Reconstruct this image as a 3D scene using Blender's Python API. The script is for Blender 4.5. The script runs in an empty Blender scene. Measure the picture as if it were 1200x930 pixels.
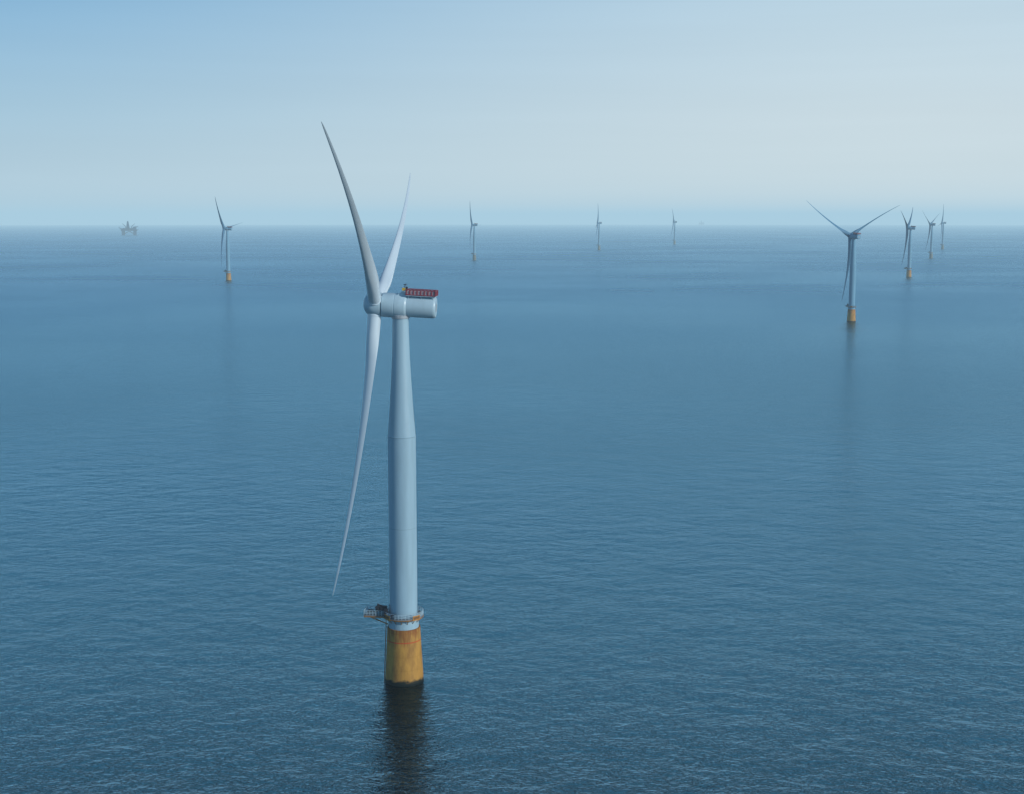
import bpy, bmesh, math, random
from mathutils import Vector, Matrix
random.seed(7)
C = bpy.context.scene.collection
R = math.radians
PI = math.pi
F = 1590.0; PITCH = math.atan(211/F); H = 128.3; RE = 7.4e6

# ------------------------------------------------------------------ camera
cam = bpy.data.cameras.new('camera'); camo = bpy.data.objects.new('camera', cam); C.objects.link(camo)
cam.sensor_width = 36; cam.lens = F/1200*36; cam.clip_start = 1; cam.clip_end = 300000
camo.location = (0, 0, H); camo.rotation_euler = (PI/2-PITCH, 0, 0)
bpy.context.scene.camera = camo

def sea_point(px, py):
    rx = (px-600)/F; ry = (py-465)/F
    dy = math.cos(PITCH)-ry*math.sin(PITCH); dz = -math.sin(PITCH)-ry*math.cos(PITCH)
    z = 0
    for _ in range(30):
        t = (z-H)/dz; x = rx*t; y = dy*t; z = -(x*x+y*y)/(2*RE)
    return Vector((x, y, z))

# ------------------------------------------------------------------ materials
def nt(name):
    m = bpy.data.materials.new(name); m.use_nodes = True
    return m, m.node_tree.nodes, m.node_tree.links
def N(ns, t, **kw):
    n = ns.new(t)
    for k, v in kw.items(): setattr(n, k, v)
    return n
def paint(name, col, rough=0.45, var=0.12, scale=0.6, metal=0.0, streak=True, bands=None, spec=0.5, coat=0.0):
    m, ns, ls = nt(name); b = ns['Principled BSDF']
    b.inputs['Roughness'].default_value = rough; b.inputs['Metallic'].default_value = metal
    b.inputs['Specular IOR Level'].default_value = spec; b.inputs['Coat Weight'].default_value = coat; b.inputs['Coat Roughness'].default_value = .12
    tc = N(ns, 'ShaderNodeTexCoord'); mp = N(ns, 'ShaderNodeMapping')
    mp.inputs['Scale'].default_value = (1, 1, 0.12) if streak else (1, 1, 1)
    no = N(ns, 'ShaderNodeTexNoise'); no.inputs['Scale'].default_value = scale; no.inputs['Detail'].default_value = 5
    ls.new(tc.outputs['Object'], mp.inputs[0]); ls.new(mp.outputs[0], no.inputs['Vector'])
    mr = N(ns, 'ShaderNodeMapRange'); mr.inputs[1].default_value = 0.3; mr.inputs[2].default_value = 0.7
    mr.inputs[3].default_value = 1-var; mr.inputs[4].default_value = 1+var*0.4
    ls.new(no.outputs[0], mr.inputs[0])
    mx = N(ns, 'ShaderNodeVectorMath', operation='SCALE'); mx.inputs[0].default_value = col[:3]
    ls.new(mr.outputs[0], mx.inputs['Scale'])
    last = mx.outputs[0]
    if bands:      # weld seams: list of (z, halfwidth)
        sp = N(ns, 'ShaderNodeSeparateXYZ'); ls.new(tc.outputs['Object'], sp.inputs[0])
        for (z, hw) in bands:
            c = N(ns, 'ShaderNodeMath', operation='COMPARE'); c.inputs[1].default_value = z; c.inputs[2].default_value = hw
            ls.new(sp.outputs[2], c.inputs[0])
            mi = N(ns, 'ShaderNodeMix', data_type='RGBA'); mi.inputs[7].default_value = (col[0]*.5, col[1]*.5, col[2]*.5, 1)
            mu = N(ns, 'ShaderNodeMath', operation='MULTIPLY'); mu.inputs[1].default_value = 0.5
            ls.new(c.outputs[0], mu.inputs[0]); ls.new(mu.outputs[0], mi.inputs[0]); ls.new(last, mi.inputs[6]); last = mi.outputs[2]
    ls.new(last, b.inputs['Base Color'])
    return m

M = {}
M['tower'] = paint('tower_paint', (0.31, 0.48, 0.58), 0.42, 0.10, 0.5, bands=[(68.9, .09), (43.5, .05)])
M['white'] = paint('white_paint', (0.43, 0.60, 0.69), 0.35, 0.10, 0.4)
M['blade'] = paint('blade_coat', (0.63, 0.76, 0.84), 0.3, 0.08, 0.25, coat=.8)
M['blade_hazy'] = paint('backlit_blade_coat', (0.09, 0.23, 0.37), 0.5, 0.08, 0.25, spec=.15)  # blade coat of the far copies, hazy backlight put into the colour
M['tower_hazy'] = paint('backlit_tower_paint', (0.17, 0.36, 0.50), 0.5, 0.09, 0.5, spec=.15)  # same tower paint, darker and bluer: backlit silhouette tone painted in
M['base_hazy'] = paint('hazed_ochre_paint', (0.15, 0.16, 0.13), 0.6, 0.2, 0.5)  # yellow of the farthest bases, dulled to paint in the haze
M['steel'] = paint('galvanised_steel', (0.36, 0.41, 0.45), 0.5, 0.25, 2, 0.1, False)
M['dark'] = paint('dark_equipment', (0.025, 0.03, 0.045), 0.6, 0.3, 2, 0, False)
M['red'] = paint('red_paint', (0.26, 0.045, 0.065), 0.5, 0.25, 2, 0, False)
M['pale'] = paint('pale_pink_sheet', (0.42, 0.34, 0.38), 0.5, 0.2, 2, 0, False)
M['orange'] = paint('orange_panel', (0.52, 0.24, 0.05), 0.5, 0.2, 2, 0, False)
M['rust'] = paint('rusty_orange_steel', (0.34, 0.17, 0.06), 0.6, 0.5, 1.2, 0, False)
M['amber'] = paint('amber_paint', (0.62, 0.42, 0.05), 0.5, 0.1, 2, 0, False)
M['grate'] = paint('grating', (0.22, 0.25, 0.27), 0.7, 0.3, 3, 0, False)
M['rig'] = paint('rig_steel', (0.0005, 0.02, 0.09), 0.9, 0.3, 0.05, 0, False, spec=0)
M['rig2'] = paint('rig_module', (0.001, 0.03, 0.12), 0.9, 0.3, 0.05, 0, False, spec=0)
M['spar'] = paint('submerged_hull_paint', (0.001, 0.002, 0.003), 0.9, 0.3, 0.2, 0, False, spec=0)

def yellow_mat():
    m, ns, ls = nt('yellow_foundation_paint'); b = ns['Principled BSDF']; b.inputs['Roughness'].default_value = 0.6; b.inputs['Specular IOR Level'].default_value = .25
    tc = N(ns, 'ShaderNodeTexCoord'); sp = N(ns, 'ShaderNodeSeparateXYZ'); ls.new(tc.outputs['Object'], sp.inputs[0])
    mp = N(ns, 'ShaderNodeMapping'); mp.inputs['Scale'].default_value = (1, 1, 0.4)
    no = N(ns, 'ShaderNodeTexNoise'); no.inputs['Scale'].default_value = .42; no.inputs['Detail'].default_value = 8; no.inputs['Roughness'].default_value = .62
    ls.new(tc.outputs['Object'], mp.inputs[0]); ls.new(mp.outputs[0], no.inputs['Vector'])
    r = N(ns, 'ShaderNodeValToRGB')
    r.color_ramp.elements[0].position = .3; r.color_ramp.elements[0].color = (0.26, 0.13, 0.035, 1)
    r.color_ramp.elements[1].position = .62; r.color_ramp.elements[1].color = (0.50, 0.27, 0.055, 1)
    ls.new(no.outputs[0], r.inputs[0]); last = r.outputs[0]
    # rust running down from the top joint
    rp = N(ns, 'ShaderNodeMapping'); rp.inputs['Scale'].default_value = (1, 1, .12)
    rn = N(ns, 'ShaderNodeTexNoise'); rn.inputs['Scale'].default_value = 1.6; rn.inputs['Detail'].default_value = 5
    ls.new(tc.outputs['Object'], rp.inputs[0]); ls.new(rp.outputs[0], rn.inputs['Vector'])
    rh = N(ns, 'ShaderNodeMapRange'); rh.inputs[1].default_value = 9.5; rh.inputs[2].default_value = 15.6; rh.inputs[3].default_value = 0; rh.inputs[4].default_value = .34; ls.new(sp.outputs[2], rh.inputs[0])
    ra = N(ns, 'ShaderNodeMath', operation='ADD'); ls.new(rn.outputs[0], ra.inputs[0]); ls.new(rh.outputs[0], ra.inputs[1])
    rm = N(ns, 'ShaderNodeMapRange'); rm.inputs[1].default_value = .64; rm.inputs[2].default_value = .86; rm.inputs[4].default_value = .8; ls.new(ra.outputs[0], rm.inputs[0])
    ri = N(ns, 'ShaderNodeMix', data_type='RGBA'); ri.inputs[7].default_value = (.24, .075, .02, 1); ls.new(rm.outputs[0], ri.inputs[0]); ls.new(last, ri.inputs[6]); last = ri.outputs[2]
    def band(z, hw, col, fac):
        nonlocal last
        c = N(ns, 'ShaderNodeMath', operation='COMPARE'); c.inputs[1].default_value = z; c.inputs[2].default_value = hw
        ls.new(sp.outputs[2], c.inputs[0])
        mu = N(ns, 'ShaderNodeMath', operation='MULTIPLY'); mu.inputs[1].default_value = fac
        ls.new(c.outputs[0], mu.inputs[0])
        mi = N(ns, 'ShaderNodeMix', data_type='RGBA'); mi.inputs[7].default_value = col
        ls.new(mu.outputs[0], mi.inputs[0]); ls.new(last, mi.inputs[6]); last = mi.outputs[2]
    band(11.7, .16, (0.50, 0.06, 0.02, 1), .8)
    band(14.2, .10, (0.3, 0.12, 0.02, 1), .6)
    band(7.6, .05, (0.3, 0.14, 0.02, 1), .4); band(3.9, .05, (0.3, 0.14, 0.02, 1), .4)
    n2 = N(ns, 'ShaderNodeTexNoise'); n2.inputs['Scale'].default_value = 0.7; n2.inputs['Detail'].default_value = 6; n2.inputs['Roughness'].default_value = .6
    ls.new(tc.outputs['Object'], n2.inputs['Vector'])
    a = N(ns, 'ShaderNodeMath', operation='MULTIPLY_ADD'); a.inputs[1].default_value = 2.6; a.inputs[2].default_value = -.4
    ls.new(n2.outputs[0], a.inputs[0])
    s = N(ns, 'ShaderNodeMath', operation='SUBTRACT'); ls.new(a.outputs[0], s.inputs[0]); ls.new(sp.outputs[2], s.inputs[1])
    mr = N(ns, 'ShaderNodeMapRange'); mr.inputs[1].default_value = -.35; mr.inputs[2].default_value = .35
    ls.new(s.outputs[0], mr.inputs[0])
    mi = N(ns, 'ShaderNodeMix', data_type='RGBA'); mi.inputs[7].default_value = (0.012, 0.016, 0.012, 1)
    ls.new(mr.outputs[0], mi.inputs[0]); ls.new(last, mi.inputs[6]); last = mi.outputs[2]
    ls.new(last, b.inputs['Base Color'])
    return m
M['yellow'] = yellow_mat()

def sea_mat():
    m, ns, ls = nt('sea_water'); ns.remove(ns['Principled BSDF']); out = ns['Material Output']
    tc = N(ns, 'ShaderNodeTexCoord')
    def noise(scale, rot, sx, detail, rough=.55):
        mp = N(ns, 'ShaderNodeMapping'); mp.inputs['Rotation'].default_value = (0, 0, R(rot)); mp.inputs['Scale'].default_value = (sx*scale, scale, scale)
        no = N(ns, 'ShaderNodeTexNoise', noise_dimensions='2D'); no.inputs['Scale'].default_value = 1; no.inputs['Detail'].default_value = detail; no.inputs['Roughness'].default_value = rough
        ls.new(tc.outputs['Object'], mp.inputs[0]); ls.new(mp.outputs[0], no.inputs['Vector']); return no.outputs[0]
    def madd(a, k, add=None):
        x = N(ns, 'ShaderNodeMath', operation='MULTIPLY_ADD'); ls.new(a, x.inputs[0])
        if isinstance(k, (int, float)): x.inputs[1].default_value = k
        else: ls.new(k, x.inputs[1])
        if add is None: x.inputs[2].default_value = 0
        else: ls.new(add, x.inputs[2])
        return x.outputs[0]
    patch = noise(1/420, 15, .7, 4, .55)      # calm slicks and wind patches
    pm = N(ns, 'ShaderNodeMapRange', interpolation_type='SMOOTHSTEP'); pm.inputs[1].default_value = .22; pm.inputs[2].default_value = .76; pm.inputs[3].default_value = .72; pm.inputs[4].default_value = 1.15
    ls.new(patch, pm.inputs[0])
    h = madd(noise(1/17, 30, .75, 2), 1.35)
    h = madd(noise(1/5.0, 44, .75, 3, .62), .80, h)
    small = madd(noise(1/1.5, 40, .75, 3, .65), .42)
    h2 = madd(small, pm.outputs[0], h)
    bp = N(ns, 'ShaderNodeBump'); bp.inputs['Strength'].default_value = 1; bp.inputs['Distance'].default_value = 1
    ls.new(h2, bp.inputs['Height'])
    # open water away from the farm carries more small chop than can be drawn: rougher there
    ge = N(ns, 'ShaderNodeVectorMath', operation='LENGTH'); ls.new(tc.outputs['Object'], ge.inputs[0])
    rd = N(ns, 'ShaderNodeMapRange'); rd.inputs[1].default_value = 350; rd.inputs[2].default_value = 2600; rd.inputs[3].default_value = .06; rd.inputs[4].default_value = .27
    ls.new(ge.outputs['Value'], rd.inputs[0])
    mu = N(ns, 'ShaderNodeMath', operation='MULTIPLY'); ls.new(rd.outputs[0], mu.inputs[0]); ls.new(pm.outputs[0], mu.inputs[1])
    fr = N(ns, 'ShaderNodeFresnel'); fr.inputs['IOR'].default_value = 1.24; ls.new(bp.outputs[0], fr.inputs['Normal'])
    gl = N(ns, 'ShaderNodeBsdfGlossy'); gl.inputs['Color'].default_value = (.46, .76, .96, 1)
    rf = N(ns, 'ShaderNodeBsdfRefraction'); rf.inputs['IOR'].default_value = 1.24
    mx = N(ns, 'ShaderNodeMixShader')
    for n_ in (gl, rf): ls.new(bp.outputs[0], n_.inputs['Normal']); ls.new(mu.outputs[0], n_.inputs['Roughness'])
    ls.new(fr.outputs[0], mx.inputs[0]); ls.new(rf.outputs[0], mx.inputs[1]); ls.new(gl.outputs[0], mx.inputs[2]); ls.new(mx.outputs[0], out.inputs['Surface'])
    return m
M['sea'] = sea_mat()

# ------------------------------------------------------------------ mesh helpers
def obj(name, bm, mat, parent=None, smooth=False, label=None):
    me = bpy.data.meshes.new(name)
    bmesh.ops.recalc_face_normals(bm, faces=bm.faces[:])
    if smooth:
        for f in bm.faces: f.smooth = True
        for e in bm.edges:
            if len(e.link_faces) == 2 and e.calc_face_angle(0) > R(35): e.smooth = False
    bm.to_mesh(me); bm.free(); me.materials.append(M[mat])
    o = bpy.data.objects.new(name, me); C.objects.link(o)
    if parent: o.parent = parent
    if label: o['label'] = label
    return o
def B(): return bmesh.new()
def box(bm, c, s, mx=None, rz=0):
    g = bmesh.ops.create_cube(bm, size=1)['verts']
    m = Matrix.Translation(c) @ Matrix.Rotation(rz, 4, 'Z') @ Matrix.Diagonal((s[0], s[1], s[2], 1))
    if mx is not None: m = mx @ m
    bmesh.ops.transform(bm, matrix=m, verts=g); return g
def tube(bm, a, b, r, n=8, r2=None, mx=None):
    a = Vector(a); b = Vector(b); d = b-a
    g = bmesh.ops.create_cone(bm, cap_ends=True, segments=n, radius1=r, radius2=r if r2 is None else r2, depth=d.length)['verts']
    m = Matrix.Translation((a+b)/2) @ d.to_track_quat('Z', 'Y').to_matrix().to_4x4()
    if mx is not None: m = mx @ m
    bmesh.ops.transform(bm, matrix=m, verts=g)
def lathe(bm, prof, n=64, mx=None, cap=True):
    rings = []
    for (r, z) in prof:
        ring = []
        for k in range(n):
            a = 2*PI*k/n; v = Vector((max(r, .001)*math.cos(a), max(r, .001)*math.sin(a), z))
            ring.append(bm.verts.new(mx @ v if mx is not None else v))
        rings.append(ring)
    for i in range(len(rings)-1):
        for k in range(n): bm.faces.new((rings[i][k], rings[i][(k+1) % n], rings[i+1][(k+1) % n], rings[i+1][k]))
    if cap: bm.faces.new(rings[0]); bm.faces.new(rings[-1])
def ringtube(bm, rad, z, r, a0=0, a1=2*PI, n=48, mx=None):
    for k in range(n):
        a = a0+(a1-a0)*k/n; b = a0+(a1-a0)*(k+1)/n
        tube(bm, (rad*math.cos(a), rad*math.sin(a), z), (rad*math.cos(b), rad*math.sin(b), z), r, 5, mx=mx)
def empty(name, loc, rz, label, cat, group=None):
    o = bpy.data.objects.new(name, None); C.objects.link(o); o.location = loc; o.rotation_euler = (0, 0, rz)
    o['label'] = label; o['category'] = cat
    if group: o['group'] = group
    return o

# ------------------------------------------------------------------ sea sheet (follows the curve of the earth)
bm = B(); radii = [0]; r = 60
while r < 60000: radii.append(r); r *= 1.08
radii.append(60000); NS = 256; prev = None
for rr_ in radii:
    if rr_ == 0: prev = [bm.verts.new((0, 0, 0))]; continue
    ring = [bm.verts.new((rr_*math.cos(2*PI*k/NS), rr_*math.sin(2*PI*k/NS), -rr_*rr_/(2*RE))) for k in range(NS)]
    for k in range(NS):
        if len(prev) == 1: bm.faces.new((prev[0], ring[k], ring[(k+1) % NS]))
        else: bm.faces.new((prev[k], ring[k], ring[(k+1) % NS], prev[(k+1) % NS]))
    prev = ring
sea = obj('sea', bm, 'sea', None, True); sea['kind'] = 'structure'
for f in sea.data.polygons: f.use_smooth = True
if sea.data.polygons[0].normal.z < 0: sea.data.flip_normals()

# ------------------------------------------------------------------ turbine
ZC = 104.4; TILT = 5.8; HUBX = -6.8; BL = 81.0
MN = Matrix.Translation((0, 0, ZC)) @ Matrix.Rotation(R(3.0), 4, 'Y')
RX = MN @ Matrix.Rotation(PI/2, 4, 'Y')        # lathe z axis -> local +x (rearwards)

def blade_mesh():
    bm = B(); n = 28
    st = [(1.3, 4.0, 1), (3.1, 4.0, 1), (3.12, 3.7, 1), (5, 3.6, .98), (8, 3.55, .78), (11, 3.6, .58), (14, 3.5, .46), (18, 3.2, .38), (23, 2.8, .32), (29, 2.4, .28),
          (36, 2.0, .25), (43, 1.68, .23), (50, 1.4, .21), (57, 1.16, .2), (63, .96, .19), (69, .78, .19), (74, .62, .18), (77.5, .47, .18), (79.6, .32, .18), (BL, .1, .18)]
    rings = []
    for (z, c, th) in st:
        k = min(1, max(0, (1-th)/.6)); u = z/BL
        tw = R(10*(1-min(1, u*1.6))+24)*k; pre = 1.1*u-5.3*u**2.1; ring = []
        for i in range(n):
            a = 2*PI*i/n
            x0 = .5*math.cos(a); y0 = .5*math.sin(a)
            xa = .5*math.cos(a)+.10; ya = .72*th*math.sin(a)*abs(math.sin(a/2))**.8
            x = (x0*(1-k)+xa*k)*c; y = (y0*(1-k)+ya*k)*c
            ring.append(bm.verts.new((x*math.cos(tw)-y*math.sin(tw)+pre, x*math.sin(tw)+y*math.cos(tw), z)))
        rings.append(ring)
    for i in range(len(rings)-1):
        for k in range(n): bm.faces.new((rings[i][k], rings[i][(k+1) % n], rings[i+1][(k+1) % n], rings[i+1][k]))
    bm.faces.new(rings[0]); bm.faces.new(rings[-1])
    return bm
def blade_matrix(th, pitch=0, fat=1, tilt=TILT):
    return Matrix.Translation(MN @ Vector((HUBX, 0, 0))) @ Matrix.Rotation(R(tilt), 4, 'Y') @ Matrix.Rotation(-R(th), 4, 'X') @ Matrix.Rotation(R(pitch), 4, 'Z') @ Matrix.Diagonal((fat, fat, 1, 1))

def make_turbine(loc, yaw, th, label, group):
    root = empty('wind_turbine', loc, R(yaw), label, 'wind turbine', group)
    bm = B(); lathe(bm, [(5.5, -1), (5.4, 0), (5.1, 5), (4.85, 9.5), (4.6, 14.4), (4.56, 15.2), (4.25, 15.22)], 72)
    fo = obj('foundation', bm, 'yellow', root, True)
    bm = B(); lathe(bm, [(5.45, -1.02), (5.6, -6), (6.9, -16), (7.2, -22), (7.2, -88), (4, -90)], 48)
    obj('submerged_hull', bm, 'spar', fo, True)
    bm = B(); lathe(bm, [(4.2, 15.1), (4.2, 16.0), (4.08, 17.6), (4.08, 18.3)], 72)
    obj('transition_collar', bm, 'tower', root, True)
    # tower: straight cylinder up to the shoulder at z = 69, then a narrowing neck
    bm = B(); prof = [(3.9, 18.3), (3.9, 19.0), (3.84, 19.02), (3.84, 43), (3.84, 60), (3.84, 68.7), (3.88, 68.72), (3.88, 69.05), (3.8, 69.07), (3.42, 74), (3.06, 79), (2.72, 84.5), (2.44, 90), (2.26, 96), (2.16, 101.0)]
    lathe(bm, prof, 80)
    tw = obj('tower', bm, 'tower', root, True)
    bm = B(); lathe(bm, [(2.2, 100.9), (2.45, 101.0), (2.45, 101.7), (2.3, 101.9)], 48)
    obj('yaw_collar', bm, 'steel', root, True)
    ad = R(200); mxd = Matrix.Rotation(ad, 4, 'Z')
    bm = B(); box(bm, (3.86, 0, 20.5), (.16, 1.2, 2.4), mxd); dr = obj('door', bm, 'steel', root)
    bm = B(); box(bm, (3.98, .4, 20.5), (.08, .08, .3), mxd); obj('handle', bm, 'dark', dr)
    DP = Matrix.Translation((0, 0, -.5))        # deck level
    # service platform
    bm = B(); lathe(bm, [(4.02, 18.9), (5.5, 18.9), (5.5, 19.12), (4.02, 19.12)], 64, DP, cap=False)
    mxp = DP @ Matrix.Rotation(R(-4), 4, 'Z')
    box(bm, (-7.9, 0, 19.0), (6.0, 4.2, .22), mxp)
    pf = obj('platform', bm, 'grate', root)
    bm = B()
    for k in range(16):
        a = 2*PI*k/16; ca, sa = math.cos(a), math.sin(a)
        tube(bm, (4.15*ca, 4.15*sa, 17.4), (5.35*ca, 5.35*sa, 18.85), .1, 6, mx=DP)
        tube(bm, (4.1*ca, 4.1*sa, 18.78), (5.45*ca, 5.45*sa, 18.78), .12, 6, mx=DP)
    ringtube(bm, 5.42, 18.72, .2, mx=DP)
    for s in (-1, 1):
        tube(bm, (-4.0, 1.7*s, 16.6), (-9.6, 1.7*s, 18.7), .17, 6, mx=mxp); tube(bm, (-4.0, 1.95*s, 18.66), (-10.9, 1.95*s, 18.66), .24, 6, mx=mxp)
    tube(bm, (-10.7, -1.95, 18.66), (-10.7, 1.95, 18.66), .22, 6, mx=mxp)
    obj('bracket', bm, 'rust', pf)
    bm = B(); a0 = R(-4-180+24); a1 = R(-4+180-24)
    for zz in (19.55, 19.95, 20.4): ringtube(bm, 5.42, zz, .075, a0, a1, mx=DP)
    for k in range(31):
        a = a0+(a1-a0)*k/30; tube(bm, (5.42*math.cos(a), 5.42*math.sin(a), 19.1), (5.42*math.cos(a), 5.42*math.sin(a), 20.42), .07, 5, mx=DP)
    pts = [(-4.95, -2.05), (-10.85, -2.05), (-10.85, 2.05), (-4.95, 2.05)]
    for i in range(3):
        p, q = Vector(pts[i]), Vector(pts[i+1]); nn = max(2, int((q-p).length/.75))
        for zz in (19.55, 19.95, 20.4): tube(bm, (p.x, p.y, zz), (q.x, q.y, zz), .075, 5, mx=mxp)
        for k in range(nn+1):
            w = p.lerp(q, k/nn); tube(bm, (w.x, w.y, 19.1), (w.x, w.y, 20.42), .07, 5, mx=mxp)
    obj('railing', bm, 'white', pf)
    # curved orange sign panels hung on the platform edge, with dark strokes on them
    for (ac, half) in ((R(-42), R(13)), (R(-138), R(14))):
        rad = 5.62
        bm = B(); n = 8; vs = []
        for k in range(n+1):
            a = ac-half+2*half*k/n
            vs.append([bm.verts.new((rr2*math.cos(a), rr2*math.sin(a), z)) for rr2, z in ((rad, 18.1), (rad, 19.45), (rad+.05, 19.45), (rad+.05, 18.1))])
        for k in range(n):
            for j in range(4): bm.faces.new((vs[k][j], vs[k][(j+1) % 4], vs[k+1][(j+1) % 4], vs[k+1][j]))
        bm.faces.new(vs[0]); bm.faces.new(vs[-1])
        sg = obj('sign_panel', bm, 'orange', root)
        for k in range(4):
            a = ac-half*.62+half*1.24*k/3; mm = Matrix.Rotation(a, 4, 'Z')
            bm = B(); box(bm, (rad+.075, -.15, 18.8), (.03, .1, .75), mm); box(bm, (rad+.075, .15, 18.8), (.03, .1, .75), mm); box(bm, (rad+.075, 0, 18.8+(.3 if k % 2 else -.02)), (.03, .22, .1), mm)
            obj('marking', bm, 'dark', sg)
    # equipment on the platform
    for (c_, s_) in (((-5.4, -1.1, 20.3), (1.7, 1.2, 2.35)), ((-7.3, .7, 19.95), (1.5, 1.4, 1.65)), ((-4.3, -2.85, 20.15), (1.0, .7, 2.1)), ((-9.2, -.6, 19.6), (1.5, 1.1, .95)), ((-1.9, -4.75, 19.7), (1.1, .6, 1.15))):
        bm = B(); box(bm, c_, s_, mxp); box(bm, (c_[0], c_[1], c_[2]+s_[2]/2+.05), (s_[0]+.2, s_[1]+.2, .1), mxp)
        for k in range(3): box(bm, (c_[0], c_[1]-s_[1]/2-.03, c_[2]-.3+.25*k), (s_[0]*.8, .06, .1), mxp)
        obj('equipment_cabinet', bm, 'dark', root)
    bm = B(); tube(bm, (-6.9, -1.5, 19.1), (-6.9, -1.5, 22.3), .26, 10, mx=mxp); tube(bm, (-6.9, -1.5, 22.1), (-4.2, -2.0, 21.5), .22, 8, .15, mx=mxp)
    tube(bm, (-6.9, -1.5, 21.0), (-5.5, -1.75, 21.75), .14, 6, mx=mxp); box(bm, (-7.15, -1.5, 21.2), (.9, .8, .8), mxp); tube(bm, (-4.3, -2.0, 21.5), (-4.3, -2.0, 20.2), .05, 4, mx=mxp)
    obj('crane', bm, 'dark', root)
    bm = B()
    for s in (-.3, .3): tube(bm, (-5.62, s-.8, -3), (-4.75, s-.8, 18.4), .07, 6)
    for k in range(44):
        t = (k+.5)/44; tube(bm, (-5.62+.87*t, -1.1, -3+21.4*t), (-5.62+.87*t, -.5, -3+21.4*t), .035, 4)
    obj('ladder', bm, 'rust', root)
    # nacelle
    bm = B(); lathe(bm, [(2.75, 1.7), (2.93, 1.75), (2.96, 5), (2.94, 9.0), (2.86, 9.45), (2.6, 9.72), (0.01, 9.78)], 64, RX)
    na = obj('nacelle', bm, 'white', root, True)
    bm = B(); lathe(bm, [(2.1, -4.95), (3.05, -4.9), (3.25, -4.7), (3.3, -4.3), (3.3, -1.6), (3.24, -1.55), (3.24, -1.35), (3.3, -1.3), (3.3, 1.2), (3.15, 1.65), (2.9, 1.9)], 72, RX)
    obj('generator_housing', bm, 'white', na, True)
    bm = B(); box(bm, (9.8, 0, -.1), (.05, 1.5, 2.1), MN); obj('hatch', bm, 'steel', na)
    bm = B(); lathe(bm, [(.02, -10.0), (1.0, -9.92), (1.85, -9.62), (2.55, -9.1), (3.0, -8.4), (3.22, -7.6), (3.27, -6.8), (3.25, -5.6), (3.15, -5.1), (2.6, -4.98)], 64, RX)
    hb = obj('hub', bm, 'white', root, True)
    bm = B(); g = box(bm, (0.3, 0, 3.45), (2.8, 3.4, 1.5))
    for v in g:
        if v.co.z > 3.6 and v.co.x < 0: v.co.x += 1.9
    bmesh.ops.transform(bm, matrix=MN, verts=bm.verts[:]); obj('cooler', bm, 'white', na)
    for s in (-1, 1):
        bm = B(); tube(bm, (1.1, s*1.2, 4.1), (1.1, s*1.2, 5.8), .08, 6, mx=MN); box(bm, (1.1, s*1.2, 5.8), (.6, .14, .14), MN); obj('sensor_mast', bm, 'dark', na)
    bm = B(); tube(bm, (1.6, -.4, 4.1), (1.6, -.4, 5.2), .32, 8, mx=MN); obj('warning_lamp', bm, 'dark', na)
    bm = B(); box(bm, (0.9, -1.3, 4.55), (.8, .7, .75), MN); obj('junction_box', bm, 'amber', na)
    bm = B(); box(bm, (5.7, 0, 2.98), (7.9, 5.2, .16), MN)
    for x in (2.4, 5.8, 9.0):
        for s in (-1, 1): box(bm, (x, s*2.0, 2.5), (.15, .15, .85), MN)
    hp = obj('hoist_platform', bm, 'white', na)
    # red guard rail: red posts and rails standing in front of pale sheets
    bm = B(); x0, x1, y1 = 1.8, 9.65, 2.6
    cr = [(x0, -y1), (x1, -y1), (x1, y1), (x0, y1)]
    for i in range(4):
        p, q = Vector(cr[i]), Vector(cr[(i+1) % 4]); ln = (q-p).length; nn = int(ln/.95)
        for zz in (3.2, 4.5): tube(bm, (p.x, p.y, zz), (q.x, q.y, zz), .14, 5, mx=MN)
        d = (q-p).normalized(); ang = math.atan2(d.y, d.x)
        for k in range(nn+1):
            w = p.lerp(q, k/nn); box(bm, (w.x, w.y, 3.82), (.36, .14, 1.5), MN, ang)
    gr_ = obj('guard_rail', bm, 'red', na)
    bm = B()
    for s in (-1, 1):
        box(bm, ((x0+x1)/2, s*(y1-.12), 3.8), (x1-x0-.3, .04, .8), MN)
    box(bm, (x0+.12, 0, 3.8), (.04, 2*y1-.4, .8), MN); box(bm, (x1-.12, 0, 3.8), (.04, 2*y1-.4, .8), MN)
    obj('rail_sheet', bm, 'pale', na)
    me = None
    for k in range(3):
        if k == 0: o = obj('blade', blade_mesh(), 'blade', root, True); me = o
        else: o = me.copy(); C.objects.link(o); o.parent = root
        o.matrix_local = blade_matrix(th+120*k)
    return root
def own_mat(o, name):
    o.material_slots[0].link = 'OBJECT'; o.material_slots[0].material = M[name]
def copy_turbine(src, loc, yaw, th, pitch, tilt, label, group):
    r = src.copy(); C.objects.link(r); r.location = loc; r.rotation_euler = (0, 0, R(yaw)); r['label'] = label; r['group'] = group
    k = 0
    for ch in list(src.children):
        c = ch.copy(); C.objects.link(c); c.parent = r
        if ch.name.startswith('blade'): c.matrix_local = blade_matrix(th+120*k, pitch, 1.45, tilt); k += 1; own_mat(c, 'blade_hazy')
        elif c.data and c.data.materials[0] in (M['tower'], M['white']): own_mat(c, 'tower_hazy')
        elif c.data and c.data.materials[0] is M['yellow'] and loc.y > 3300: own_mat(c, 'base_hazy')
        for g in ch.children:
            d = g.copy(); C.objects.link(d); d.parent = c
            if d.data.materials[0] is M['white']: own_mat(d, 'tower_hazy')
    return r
GR = 'floating wind turbines of the offshore farm'
main = make_turbine((-30.2, 367, 0), -3.9, -57.3, 'largest and nearest pale wind turbine on a yellow foundation with red rail on its nacelle', GR)
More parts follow.
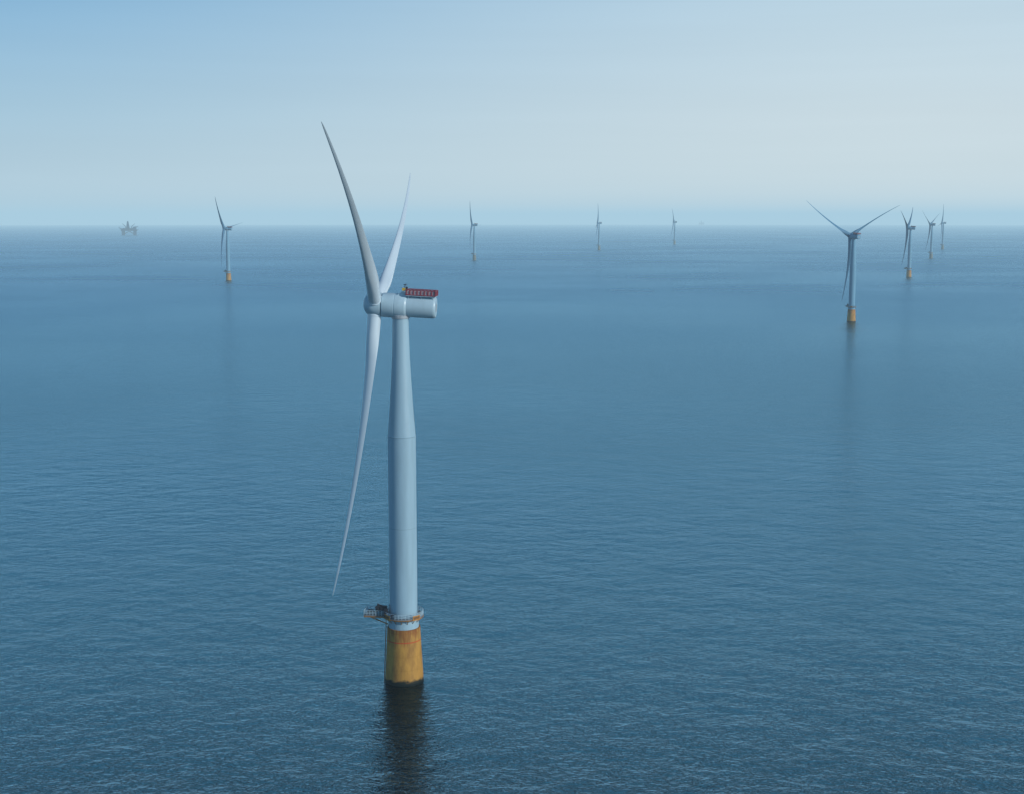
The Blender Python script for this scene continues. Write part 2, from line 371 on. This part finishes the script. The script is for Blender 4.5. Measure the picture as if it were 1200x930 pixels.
spots = [
 (268, 329, -13, -37, 158, 0, 'wind turbine farthest left in the photo, between the oil platform and the nearest turbine'),
 (556, 305, -15, -28, 158, 0, 'small wind turbine alone on the open sea just right of the nearest turbine'),
 (702, 293.2, -2, -18, -22, 4, 'small hazy wind turbine near the centre, second right of the nearest turbine'),
 (790.5, 286.3, -14, -40, -22, 4, 'faintest and smallest wind turbine in the gap right of the centre'),
 (997.5, 377, -67, -62, -75, 5.8, 'mid distance wind turbine with a wide V of blades, left of the right hand cluster'),
 (1065, 325, -26, -66, -37, 4, 'second largest of the right hand turbines with one blade hanging down before its yellow base'),
 (1091, 303, -40, -60, -52, 5, 'small wind turbine with a narrow V of blades in the right hand cluster'),
 (1104.5, 292.3, -10, -22, -22, 4, 'farthest right wind turbine, smallest of the right hand cluster'),
]
for (px, py, yaw, th, pi_, ti_, lab) in spots:
    copy_turbine(main, sea_point(px, py), yaw, th, pi_, ti_, lab, GR)

# ------------------------------------------------------------------ oil platforms
def truss(bm, cx, cy, z0, z1, w0, w1, n, r):
    cor = [(-1, -1), (1, -1), (1, 1), (-1, 1)]
    P = lambda i, k: Vector((cx+cor[i % 4][0]*(w0+(w1-w0)*k/n)/2, cy+cor[i % 4][1]*(w0+(w1-w0)*k/n)/2, z0+(z1-z0)*k/n))
    for i in range(4):
        tube(bm, P(i, 0), P(i, n), r*1.4, 5)
        for k in range(n):
            tube(bm, P(i, k), P(i+1, k+1), r, 4); tube(bm, P(i+1, k), P(i, k+1), r, 4); tube(bm, P(i, k+1), P(i+1, k+1), r, 4)
def make_rig(loc, yaw, label):
    root = empty('oil_platform', loc, R(yaw), label, 'oil platform')
    for sx in (-1, 1):
        for sy in (-1, 1):
            bm = B(); lathe(bm, [(7, -12), (7, 25), (8, 29), (8, 31)], 24, Matrix.Translation((sx*42, sy*26, 0))); obj('column', bm, 'rig', root, True)
    bm = B()
    for s in (-1, 1): tube(bm, (-42*s, -26, 5), (0, -26, 29), 1.3, 6); tube(bm, (42*s, 26, 5), (0, 26, 29), 1.3, 6)
    obj('brace', bm, 'rig', root)
    bm = B(); box(bm, (0, 0, 35), (106, 70, 8)); box(bm, (0, 0, 39.9), (126, 76, 1.8)); obj('deck', bm, 'rig', root)
    bm = B(); box(bm, (38, 0, 48), (22, 46, 14)); box(bm, (40, -6, 58), (14, 28, 6)); obj('living_quarters', bm, 'rig2', root)
    bm = B(); lathe(bm, [(3, 57), (14, 61), (14, 62.5)], 8, Matrix.Translation((54, 0, 0))); obj('helideck', bm, 'rig', root)
    for c_, s_ in (((-38, -12, 45), (18, 26, 9)), ((-38, 18, 44), (16, 18, 7)), ((16, -20, 45), (10, 18, 8)), ((12, 20, 44.5), (14, 16, 7)), ((-8, 0, 46), (24, 20, 12))):
        bm = B(); box(bm, c_, s_); box(bm, (c_[0]+2, c_[1], c_[2]+s_[2]/2+1), (s_[0]*.5, s_[1]*.5, 2)); obj('module', bm, 'rig', root)
    bm = B(); truss(bm, -8, 0, 52, 100, 18, 5, 6, 1.7); box(bm, (-8, 0, 101), (6, 6, 3)); box(bm, (-8, 0, 58), (14, 14, 12)); obj('derrick', bm, 'rig', root)
    for (x, y, dx) in ((24, -32, 24), (-30, 32, -22)):
        bm = B(); tube(bm, (x, y, 40), (x, y, 58), 2.2, 8); box(bm, (x, y, 60), (5, 5, 5)); tube(bm, (x, y, 61), (x+dx, y, 84), 1.4, 6); tube(bm, (x, y, 65), (x+dx, y, 84), .7, 4); obj('crane', bm, 'rig', root)
    bm = B(); tube(bm, (-50, 0, 40), (-72, 0, 54), 1.8, 6); tube(bm, (-50, 0, 46), (-72, 0, 55), 1.2, 6); tube(bm, (-72, 0, 53), (-72, 0, 61), 1.4, 6); obj('flare_boom', bm, 'rig', root)
    return root
make_rig(sea_point(151.5, 275.8), 6, 'dark blue offshore oil platform with a derrick, far out at the left edge')
make_rig(sea_point(822, 264.25), 40, 'barely visible offshore platform on the horizon right of the centre')

# ------------------------------------------------------------------ hazy air layer (added box around the scene; its glow stands in for scattered light)
SIG = 1/14500.0; HZ = (0.40, 0.61, 0.745)
m, ns, ls = nt('hazy_air'); ns.remove(ns['Principled BSDF']); out = ns['Material Output']
va = N(ns, 'ShaderNodeVolumeAbsorption'); va.inputs['Color'].default_value = (0, 0, 0, 1); va.inputs['Density'].default_value = SIG
em = N(ns, 'ShaderNodeEmission'); em.inputs['Color'].default_value = HZ+(1,); em.inputs['Strength'].default_value = SIG
ad = N(ns, 'ShaderNodeAddShader'); ls.new(va.outputs[0], ad.inputs[0]); ls.new(em.outputs[0], ad.inputs[1]); ls.new(ad.outputs[0], out.inputs['Volume'])
M['haze'] = m
bm = B(); box(bm, (0, 0, 0), (140000, 140000, 520)); sk = obj('sky_haze', bm, 'haze'); sk['kind'] = 'structure'  # added haze volume enclosing camera and scene

# ------------------------------------------------------------------ world background and sun
az, el = R(122), R(22)
sd = Vector((math.sin(az)*math.cos(el), math.cos(az)*math.cos(el), math.sin(el)))
w = bpy.data.worlds.new('World'); bpy.context.scene.world = w; w.use_nodes = True
try: w.cycles.sampling_method = 'NONE'
except Exception: pass
ns = w.node_tree.nodes; ls = w.node_tree.links; bg = ns['Background']
st = N(ns, 'ShaderNodeTexSky', sky_type='NISHITA'); st.sun_disc = False; st.sun_elevation = el; st.sun_rotation = az; st.air_density = 1.3; st.dust_density = 1
tc = N(ns, 'ShaderNodeTexCoord'); sp = N(ns, 'ShaderNodeSeparateXYZ'); ls.new(tc.outputs['Generated'], sp.inputs[0])
up = N(ns, 'ShaderNodeMapRange'); up.inputs[1].default_value = -1; up.inputs[2].default_value = 1; ls.new(sp.outputs[2], up.inputs[0])   # direction height -1..1 -> 0..1
def ramp(els):
    r = N(ns, 'ShaderNodeValToRGB'); e = r.color_ramp.elements; r.color_ramp.interpolation = 'LINEAR'
    while len(e) < len(els): e.new(.5)
    for i, (p, c) in enumerate(els): e[i].position = (p+1)/2; e[i].color = c+(1,)
    ls.new(up.outputs[0], r.inputs[0]); return r.outputs[0]
# below the surface: blue upwelling light, darker the steeper one looks down
left = ramp([(-1, (.002, .006, .009)), (-.642, (.002, .008, .013)), (-.58, (.007, .10, .195)), (-.05, (.010, .13, .24)), (-.015, (.45, .61, .72)), (.02, (.44, .60, .71)), (.07, (.34, .54, .70)), (.15, (.19, .42, .66)), (.22, (.04, .15, .32)), (.5, (.02, .08, .19)), (1, (.04, .14, .30))])
right = ramp([(-1, (.002, .006, .010)), (-.642, (.002, .008, .013)), (-.58, (.008, .10, .195)), (-.05, (.012, .135, .24)), (-.015, (.62, .73, .78)), (.02, (.64, .74, .78)), (.07, (.61, .72, .78)), (.15, (.52, .68, .79)), (.21, (.06, .19, .37)), (.5, (.02, .09, .20)), (1, (.05, .16, .32))])
mr = N(ns, 'ShaderNodeMapRange', interpolation_type='SMOOTHSTEP'); mr.inputs[1].default_value = -.5; mr.inputs[2].default_value = .34; ls.new(sp.outputs[0], mr.inputs[0])
mi = N(ns, 'ShaderNodeMix', data_type='RGBA'); ls.new(mr.outputs[0], mi.inputs[0]); ls.new(left, mi.inputs[6]); ls.new(right, mi.inputs[7])
mp = N(ns, 'ShaderNodeMapping'); mp.inputs['Scale'].default_value = (2, 2, 40); no = N(ns, 'ShaderNodeTexNoise'); no.inputs['Scale'].default_value = 1; no.inputs['Detail'].default_value = 3
ls.new(tc.outputs['Generated'], mp.inputs[0]); ls.new(mp.outputs[0], no.inputs['Vector'])
cr = N(ns, 'ShaderNodeMapRange'); cr.inputs[1].default_value = .3; cr.inputs[2].default_value = .7; cr.inputs[3].default_value = .98; cr.inputs[4].default_value = 1.02; ls.new(no.outputs[0], cr.inputs[0])
sc = N(ns, 'ShaderNodeVectorMath', operation='SCALE'); ls.new(mi.outputs[2], sc.inputs[0]); ls.new(cr.outputs[0], sc.inputs['Scale'])
s2 = N(ns, 'ShaderNodeVectorMath', operation='SCALE'); ls.new(sc.outputs[0], s2.inputs[0]); s2.inputs['Scale'].default_value = 10*.96
s3 = N(ns, 'ShaderNodeVectorMath', operation='SCALE'); ls.new(st.outputs[0], s3.inputs[0]); s3.inputs['Scale'].default_value = .05
ad = N(ns, 'ShaderNodeVectorMath', operation='ADD'); ls.new(s2.outputs[0], ad.inputs[0]); ls.new(s3.outputs[0], ad.inputs[1])
ls.new(ad.outputs[0], bg.inputs[0]); bg.inputs[1].default_value = .1
su = bpy.data.lights.new('sun', 'SUN'); su.energy = 2.7; su.angle = R(1.0); su.color = (1, .96, .9)
so = bpy.data.objects.new('sun', su); C.objects.link(so); so.rotation_euler = sd.to_track_quat('Z', 'Y').to_euler(); so.location = (200, 0, 400)
vs = bpy.context.scene.view_settings; vs.view_transform = 'Standard'; vs.look = 'None'; vs.exposure = 0
